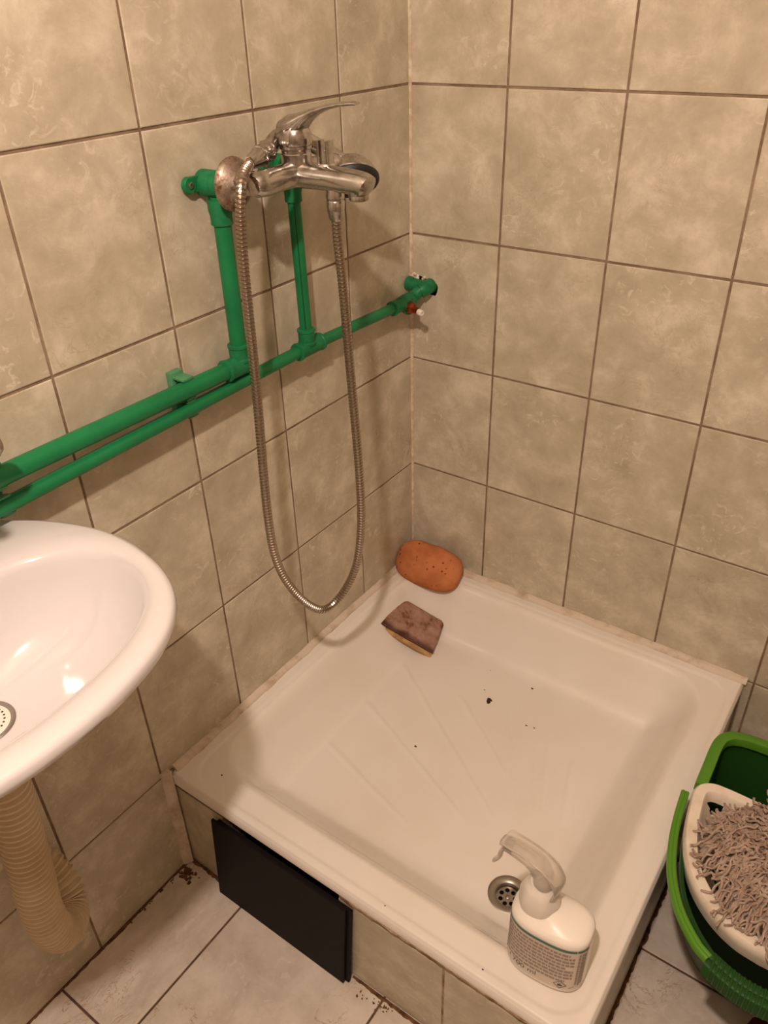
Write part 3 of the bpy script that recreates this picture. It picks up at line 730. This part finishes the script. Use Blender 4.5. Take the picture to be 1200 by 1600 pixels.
def bsurf(u, z, off):        # u: arc length along the front from the centre line (positive to local +x), z: height
    a, b, e = .0545, .0355, 2.8; N_ = 400; k0 = -PI / 2; th = k0; acc = 0; st_ = 1 if u >= 0 else -1; pr = Vector((0, -b))
    while acc < abs(u):
        th += st_ * .01; c, s = math.cos(th), math.sin(th); f = (abs(c) ** e + abs(s) ** e) ** (-1 / e)
        p = Vector((a * c * f, b * s * f)); acc += (p - pr).length; pr = p
    c, s = math.cos(th), math.sin(th); f = (abs(c) ** e + abs(s) ** e) ** (-1 / e); p = Vector((a * c * f, b * s * f))
    g = Vector((abs(c) ** (e - 1) * (1 if c > 0 else -1) / a, abs(s) ** (e - 1) * (1 if s > 0 else -1) / b)).normalized()
    return BC + Rz @ Vector((p.x + g.x * off, p.y + g.y * off, z))
def patch(bm, u0, u1, z0, z1, off, nu=None):
    nu = nu or max(2, int((u1 - u0) / .004)); c0 = [bm.verts.new(bsurf(u0 + (u1 - u0) * i / nu, z0, off)) for i in range(nu + 1)]
    c1 = [bm.verts.new(bsurf(u0 + (u1 - u0) * i / nu, z1, off)) for i in range(nu + 1)]
    for i in range(nu): bm.faces.new((c0[i], c0[i + 1], c1[i + 1], c1[i]))
bm = BM(); patch(bm, -.066, .062, .014, HB_ - .009, .0003); lab = obj('label', bm, M_label, bt)
bm = BM(); patch(bm, -.066, .0440, HB_ - .0135, HB_ - .0080, .0006); patch(bm, .0450, .062, HB_ - .0135, HB_ - .0080, .0006); split(tag(obj('teal_band', bm, M_teal, lab), 'teal stripe'))
bm = BM(); rr = random.Random(12); zt = HB_ - .0185
for ln in range(9):          # lines of small print, word by word
    u = -.062; end = .043 - (.0 if ln % 4 else rr.uniform(0, .014)) 
    if ln == 8: end = .034
    if ln == 8: zt -= .001
    while u < end:
        wd = rr.uniform(.0025, .0085); patch(bm, u, min(u + wd, end), zt - .0048, zt, .0006, max(1, int(wd / .003))); u += wd + .0011
    zt -= .0076
tag(obj('small_print', bm, M_print, lab), kind='stuff')
bm = BM(); rr = random.Random(13)
for kx in (.0480, .0520, .0560):
    z = HB_ - .0185
    while z > .030:
        wd = rr.uniform(.003, .009); patch(bm, kx, kx + .0028, z - wd, z, .0006, 1); z -= wd + .0012
tag(obj('side_print', bm, M_print, lab), kind='stuff')
def text_on(body, size, u0, z0, name):
    cu = bpy.data.curves.new(name, 'FONT'); cu.body = body; cu.size = size; ob = bpy.data.objects.new(name, cu); COL.objects.link(ob)
    dg = bpy.context.evaluated_depsgraph_get(); dg.update(); me = bpy.data.meshes.new_from_object(ob.evaluated_get(dg))
    bpy.data.objects.remove(ob); 
    for v in me.vertices: v.co = bsurf(u0 + v.co.x, z0 + v.co.y, .0007)
    o = link(name, me, None, lab); me.materials.clear(); me.materials.append(M_printd); return o
text_on('700 ml', .0135, -.040, .0215, 'volume_text')
bm = BM()
def seg(bm, a, b, t_):
    a, b = Vector(a), Vector(b); d = (b - a).normalized(); n_ = Vector((-d.y, d.x)) * t_ / 2
    bm.faces.new([bm.verts.new(bsurf(q_.x, q_.y, .0007)) for q_ in (a - n_, b - n_, b + n_, a + n_)])
cu_, cz_ = .0290, .0250; d_ = .0085
cr = [(cu_ - d_, cz_), (cu_, cz_ - d_), (cu_ + d_, cz_), (cu_, cz_ + d_)]
for i in range(4): seg(bm, cr[i], cr[(i + 1) % 4], .0009)
fl = [(-.0022, -.0032), (.0022, -.0032), (.0032, -.0008), (.0022, .0018), (.0014, .0004), (.0004, .0040), (-.0012, .0014), (-.0022, .0022), (-.0032, -.0006)]
bm.faces.new([bm.verts.new(bsurf(cu_ + a, cz_ + b, .0007)) for a, b in fl])
seg(bm, (cu_ + .012, .0185), (cu_ + .019, .0215), .0007); seg(bm, (-.058, .028), (-.044, .0265), .0060)
tag(obj('flame_symbol', bm, M_printd, lab, smooth=False), 'black flame in a diamond hazard sign', kind='stuff')
# collar: faceted skirt, wider at the foot
NC = BC + Rz @ Vector((NX, NY, HB_))
def oc(r, z, e=2, n=48, fac=0, ax=1.0):
    o_ = []
    for k in range(n):
        a = 2 * PI * k / n; q_ = r * (1 + fac * math.cos(6 * a)); o_.append(NC + Rz @ Vector((q_ * math.cos(a) * ax, q_ * math.sin(a), z)))
    return o_
bm = BM(); rings(bm, [oc(.0235, .0015), oc(.0265, .004), oc(.0275, .010, fac=.02), oc(.0265, .024, fac=.05), oc(.0230, .037, fac=.015), oc(.0195, .045), oc(.0160, .048), oc(.0145, .052)])
obj('collar', bm, M_collar, bt, angle=60)
# clear trigger head
TD = Rz @ Vector((math.cos(PI - .22), math.sin(PI - .22), 0)); UP = Vector((0, 0, 1))
def L_(a, h): return NC + TD * a + UP * h
bm = BM(); P = catmull([L_(-.001, .040), L_(-.002, .058), L_(.003, .072), L_(.016, .080), L_(.036, .080), L_(.056, .076)], 6); n = len(P)
tube(bm, P, [.0145 if i < n * .45 else .0145 - .0040 * (i - n * .45) / (n * .55) for i in range(n)], 20, [.0145 - .005 * i / n for i in range(n)])
obj('spray_head', bm, M_clear, bt, angle=60)
bm = BM(); P = catmull([L_(-.021, .046), L_(-.0255, .058), L_(-.022, .074), L_(-.008, .089), L_(.020, .094), L_(.060, .0885)], 5)
n = len(P); tube(bm, P, [.0145] * n, 14, [.0016] * n, up=tuple((-TD).normalized())); obj('shroud', bm, M_clear, bt, angle=60)
bm = BM(); lathe(bm, [(.0065, 0), (.0080, .001), (.0080, .010), (.0055, .011), (.0001, .009)], L_(.054, .077), TD + UP * .12, 6 * 3, True); obj('nozzle', bm, M_clear, bt)
bm = BM(); P = catmull([L_(.046, .074), L_(.058, .068), L_(.064, .054), L_(.067, .038), L_(.073, .026)], 5); n = len(P)
tube(bm, P, [.0065] * n, 12, [.0030] * n, up=tuple(TD)); obj('trigger', bm, M_clear, bt)

# ------------------------------------------------------------ mop bucket
bk = empty('mop_bucket', (.93, -.36, 0), 'dark green plastic mop bucket with bright green handle beside the shower tray', 'bucket')
CX = .930
hb = [(.930, -.188), (.86, -.188), (.812, -.193), (.785, -.207), (.773, -.236), (.773, -.30), (.775, -.36), (.781, -.42), (.790, -.47), (.807, -.523), (.833, -.565), (.868, -.597), (.90, -.611), (.93, -.615)]
hp_ = catmull([Vector((x, y, 0)) for x, y in hb], 6)
bo = hp_ + [Vector((2 * CX - p.x, p.y, 0)) for p in hp_[::-1][1:-1]]
def bring(f, z, d=0):      # f: 1 at the rim, 0 at the floor ; d inset
    r_ = []
    for p in bo:
        x, y = p.x, p.y; bx, by = CX + (x - CX) * .80, -.215 + (y + .188) * .60
        x, y = bx + (x - bx) * f, by + (y - by) * f
        c = Vector((CX, -.38 if f > .5 else -.34, 0)); v = Vector((x, y, 0)) - c; v = v * (1 - d / v.length); r_.append(c + v + Vector((0, 0, z)))
    return r_
RZ = .300
bm = BM(); rings(bm, [bring(0, .002, .004), bring(.0, .006), bring(.30, .09), bring(.55, .16), bring(.82, .245), bring(.86, .262), bring(.93, .264), bring(.97, .288), bring(1, .292), bring(1, .2985, .001), bring(1, RZ, .003), bring(1, .2985, .006), bring(.95, .270, .005), bring(.82, .245, .004), bring(.55, .16, .004), bring(.30, .09, .004), bring(0, .008, .005)])
obj('tub', bm, M_bucket, bk, angle=35)
# wide bright rim round the back of the tub
def arc_pts(y_from):    # left side from y_from, round the back, to the right side
    L = [p for p in hp_ if p.y > y_from]; L = L[::-1] + [Vector((2 * CX - p.x, p.y, 0)) for p in L[1:]]
    return L
bm = BM(); AP = arc_pts(-.345); c_ = Vector((CX, -.30, 0))
def off(p, d): v = (c_ - p); return p + v.normalized() * d
n = len(AP); rr_ = []
for i, p in enumerate(AP):
    t_ = (AP[min(i + 1, n - 1)] - AP[max(i - 1, 0)]).normalized(); nn = Vector((-t_.y, t_.x, 0)); nn = nn if nn.dot(c_ - p) > 0 else -nn
    o_, i_ = p - nn * .003, p + nn * .0150
    rr_.append([o_ + UP * .288, o_ + UP * .303, o_ + nn * .002 + UP * .305, i_ + UP * .305, i_ + nn * .001 + UP * .302, i_ + UP * .288])
rings(bm, rr_); tag(obj('rim', bm, M_bright, bk, angle=50), 'bright green wide rim at the back')
# bail handle folded down round the front
hpth = [(.764, -.372), (.7685, -.42), (.777, -.47), (.793, -.523), (.818, -.568), (.850, -.601), (.872, -.614)]
def band(P, w, z0, z1, m, name, lbl=None):
    P = catmull([Vector((*p, 0)) for p in P], 8); n = len(P); rr_ = []; c2 = Vector((CX, -.40, 0))
    for i, p in enumerate(P):
        t_ = (P[min(i + 1, n - 1)] - P[max(i - 1, 0)]).normalized(); nn = Vector((-t_.y, t_.x, 0)); nn = nn if nn.dot(c2 - p) > 0 else -nn
        a, b = p - nn * w / 2, p + nn * w / 2
        rr_.append([a + UP * z0, a + UP * (z1 - .002), a + nn * .002 + UP * z1, (a + b) / 2 - nn * .001 + UP * z1, (a + b) / 2 + UP * (z1 - .001), (a + b) / 2 + nn * .001 + UP * z1, b - nn * .002 + UP * z1, b + UP * (z1 - .002), b + UP * z0])
    bm = BM(); rings(bm, rr_); o = obj(name, bm, m, bk, angle=50)
    if lbl: o['label'] = lbl
    return o
hl = band(hpth, .0125, .3010, .3130, M_bright, 'handle', 'bright green folded carrying handle')
hr = band([(2 * CX - x, y) for x, y in hpth], .0125, .3010, .3130, M_bright, 'handle', 'bright green folded carrying handle')
grip = band([(.872, -.614), (.90, -.6235), (.93, -.627), (.96, -.6235), (.988, -.614)], .026, .286, .3115, M_bucket, 'grip')
bm = BM()
for k in range(17):
    x = .878 + k * .0065; y = -.6268 + ((x - CX) / .058) ** 2 * .0125
    box(bm, x - .0014, x + .0014, y - .0152, y + .012, .288, .3135, .0006)
tag(obj('grip_ribs', bm, M_bucket, grip), kind='stuff')
# cream wringer insert
WI = [(.930, -.332), (.86, -.331), (.820, -.331), (.796, -.334), (.780, -.346), (.774, -.365), (.777, -.40), (.785, -.445), (.800, -.488), (.824, -.524), (.857, -.552), (.893, -.568), (.93, -.572)]
wp_ = catmull([Vector((x, y, 0)) for x, y in WI], 6); wo = wp_ + [Vector((2 * CX - p.x, p.y, 0)) for p in wp_[::-1][1:-1]]
wc = Vector((CX, -.45, 0))
def wring(d, z, f=1):
    r_ = []
    n = len(wo)
    for i, p in enumerate(wo):
        t_ = (wo[(i + 1) % n] - wo[i - 1]).normalized(); nn = Vector((-t_.y, t_.x, 0)); nn = nn if nn.dot(wc - p) > 0 else -nn
        q_ = p + nn * d; r_.append(wc + (q_ - wc) * f + UP * z)
    return r_
wi = empty('mop_wringer', (CX, -.45, .30), 'cream plastic wringer insert hooked over the front of the green bucket', 'wringer')
bm = BM(); V = rings(bm, [wring(.003, .282), wring(.0, .300), wring(.0, .312), wring(.003, .316), wring(.018, .316), wring(.021, .312), wring(.023, .296), wring(.030, .288), wring(.034, .280), wring(.040, .262, .96), wring(.040, .235, .86), wring(.040, .205, .74), wring(.040, .19, .5), wring(.040, .185, .2)], True, False, True)
bm.faces.ensure_lookup_table(); bm.normal_update()
kill = []
for f in bm.faces:
    c = f.calc_center_median()
    if .265 < c.z < .300 and math.hypot((c.x - .812) / .012, (c.y + .360) / .008) < 1: kill.append(f)
    if .19 < c.z < .235 and int(math.degrees(math.atan2(c.y + .45, c.x - CX)) / 6) % 3 == 0: kill.append(f)
bmesh.ops.delete(bm, geom=list(set(kill)), context='FACES')
obj('basket', bm, M_cream, wi, angle=50)

# ------------------------------------------------------------ mop
mp = empty('cotton_mop', (.955, -.47, .36), 'grey cotton string mop head heaped in the cream wringer', 'mop')
bm = BM(); rr = random.Random(21); MC = Vector((.950, -.470, .372))
def heap(x, y):
    u = (x - .958) / .145; v = (y + .445) / .120
    return .318 + .062 * max(0, 1 - u * u - v * v) ** .7
for k in range(1150):
    a = rr.uniform(0, 2 * PI); q_ = rr.random() ** .5
    x, y = .957 + .128 * q_ * math.cos(a), -.447 + .096 * q_ * math.sin(a)
    th = a + rr.gauss(0, .7); d = th; lift = rr.uniform(-.012, .007); P = []; L = rr.uniform(.03, .06); nseg = 11; ph, fr = rr.uniform(0, 6), rr.uniform(.8, 1.7)
    for s in range(nseg):
        P.append(Vector((x, y, max(heap(x, y) + lift, .3185) + .0022 * (1 + math.sin(ph + s * 1.9)))))
        d += rr.uniform(-.75, .75) + .45 * math.sin(ph + s * fr); d += (th - d) * .15
        x += math.cos(d) * L / nseg; y += math.sin(d) * L / nseg
    P = catmull(P, 2); n = len(P); r0_ = rr.uniform(.0014, .0021)
    tube(bm, P, [r0_ * (1 + .12 * math.sin(i * 2.2)) for i in range(n)], 5)
# one loose loop of yarn at the back
tube(bm, catmull([(.925, -.41, .380), (.885, -.365, .362), (.872, -.335, .352), (.890, -.315, .350), (.930, -.318, .352), (.965, -.37, .372)], 6), .0026, 6)
tag(obj('strands', bm, M_yarn, mp), kind='stuff')
bm = BM(); lathe(bm, [(.030, -.03), (.034, -.01), (.030, .015), (.018, .030), (.015, .075), (.0135, .080)], MC + Vector((.085, .01, .020)), (.50, .10, .86), 28, True, True); obj('socket', bm, M_cream, mp)
bm = BM(); a = MC + Vector((.085, .01, .020)); d = Vector((.50, .10, .86)).normalized(); tube(bm, [a + d * .07, a + d * .95], .0115, 20); obj('handle', bm, M_steel, mp)

# ------------------------------------------------------------ maroon cloth at the very corner
bm = BM(); r_ = bmesh.ops.create_icosphere(bm, subdivisions=4, radius=1); mc = Vector((1.040, -.590, .0))
for v in r_['verts']:
    p = v.co; a = math.atan2(p.y, p.x); f = 1 + .05 * math.sin(a * 7 + p.z * 3) + .03 * math.sin(a * 13)
    z = p.z; pw = (1 - min(abs(z), 1) ** 4) ** .5
    rxy = math.hypot(p.x, p.y) or 1
    v.co = Vector((p.x / rxy * pw * .10 * f, p.y / rxy * pw * .085 * f, .0855 + z * .084 + .004 * math.sin(a * 5))) + mc
for v in r_['verts']: v.co.z = max(v.co.z, .001)
tag(obj('maroon_cloth', bm, M_maroon), 'dark maroon bundled cloth at the bottom right corner in front of the bucket', 'cloth')

# grime at the foot of walls and plinth
def grime(P, w, h, side, seed):
    bm = BM(); lumpy_strip(bm, P, w, h, (0, 0, 1), side, seed, .005, .8); tag(obj('grime_line', bm, M_grime, floor), 'brown grime line')
grime([(.0, -1.5, .0), (.0, -.79, .0)], .0040, .0012, (1, 0, 0), 41)
grime([(.002, -.7815, .0), (.09, -.7815, .0)], .0060, .0020, (0, -1, 0), 42)
grime([(.392, -.7815, .0), (.77, -.7815, .0)], .0050, .0018, (0, -1, 0), 43)
grime([(.7702, -.785, .0), (.7702, -.01, .0)], .0060, .0015, (1, 0, 0), 44)
clumps('corner_grime', [(.006, -.800, .0), (.016, -.803, .0)], (.010, .010), 70, .0026, 32, M_grime, 'stuff').parent = floor
clumps('corner_grime', [(.0, -.95, .0), (.004, -.80, .0)], (.003, .004), 30, .0018, 36, M_grime, 'stuff').parent = floor
clumps('corner_grime', [(.41, -.792, .0), (.47, -.790, .0)], (.006, .006), 22, .0018, 37, M_grime, 'stuff').parent = floor

# ceiling lamp that lights the room (behind and above the camera)
lt = empty('ceiling_lamp', (LAMP[0], LAMP[1], RH), 'bare bulb on a short cord hanging from the ceiling', 'lamp')
bm = BM(); tube(bm, [(LAMP[0], LAMP[1], RH), (LAMP[0], LAMP[1], LAMP[2] + .11)], .003, 8); lathe(bm, [(.045, 0), (.04, -.02), (.01, -.03)], (LAMP[0], LAMP[1], RH), (0, 0, 1), 24, True, True)
obj('cord', bm, M_cap, lt)
bm = BM(); lathe(bm, [(.016, .06), (.018, .09), (.016, .115), (.004, .12)], LAMP, (0, 0, 1), 24, True, True); obj('socket', bm, M_cap, lt)
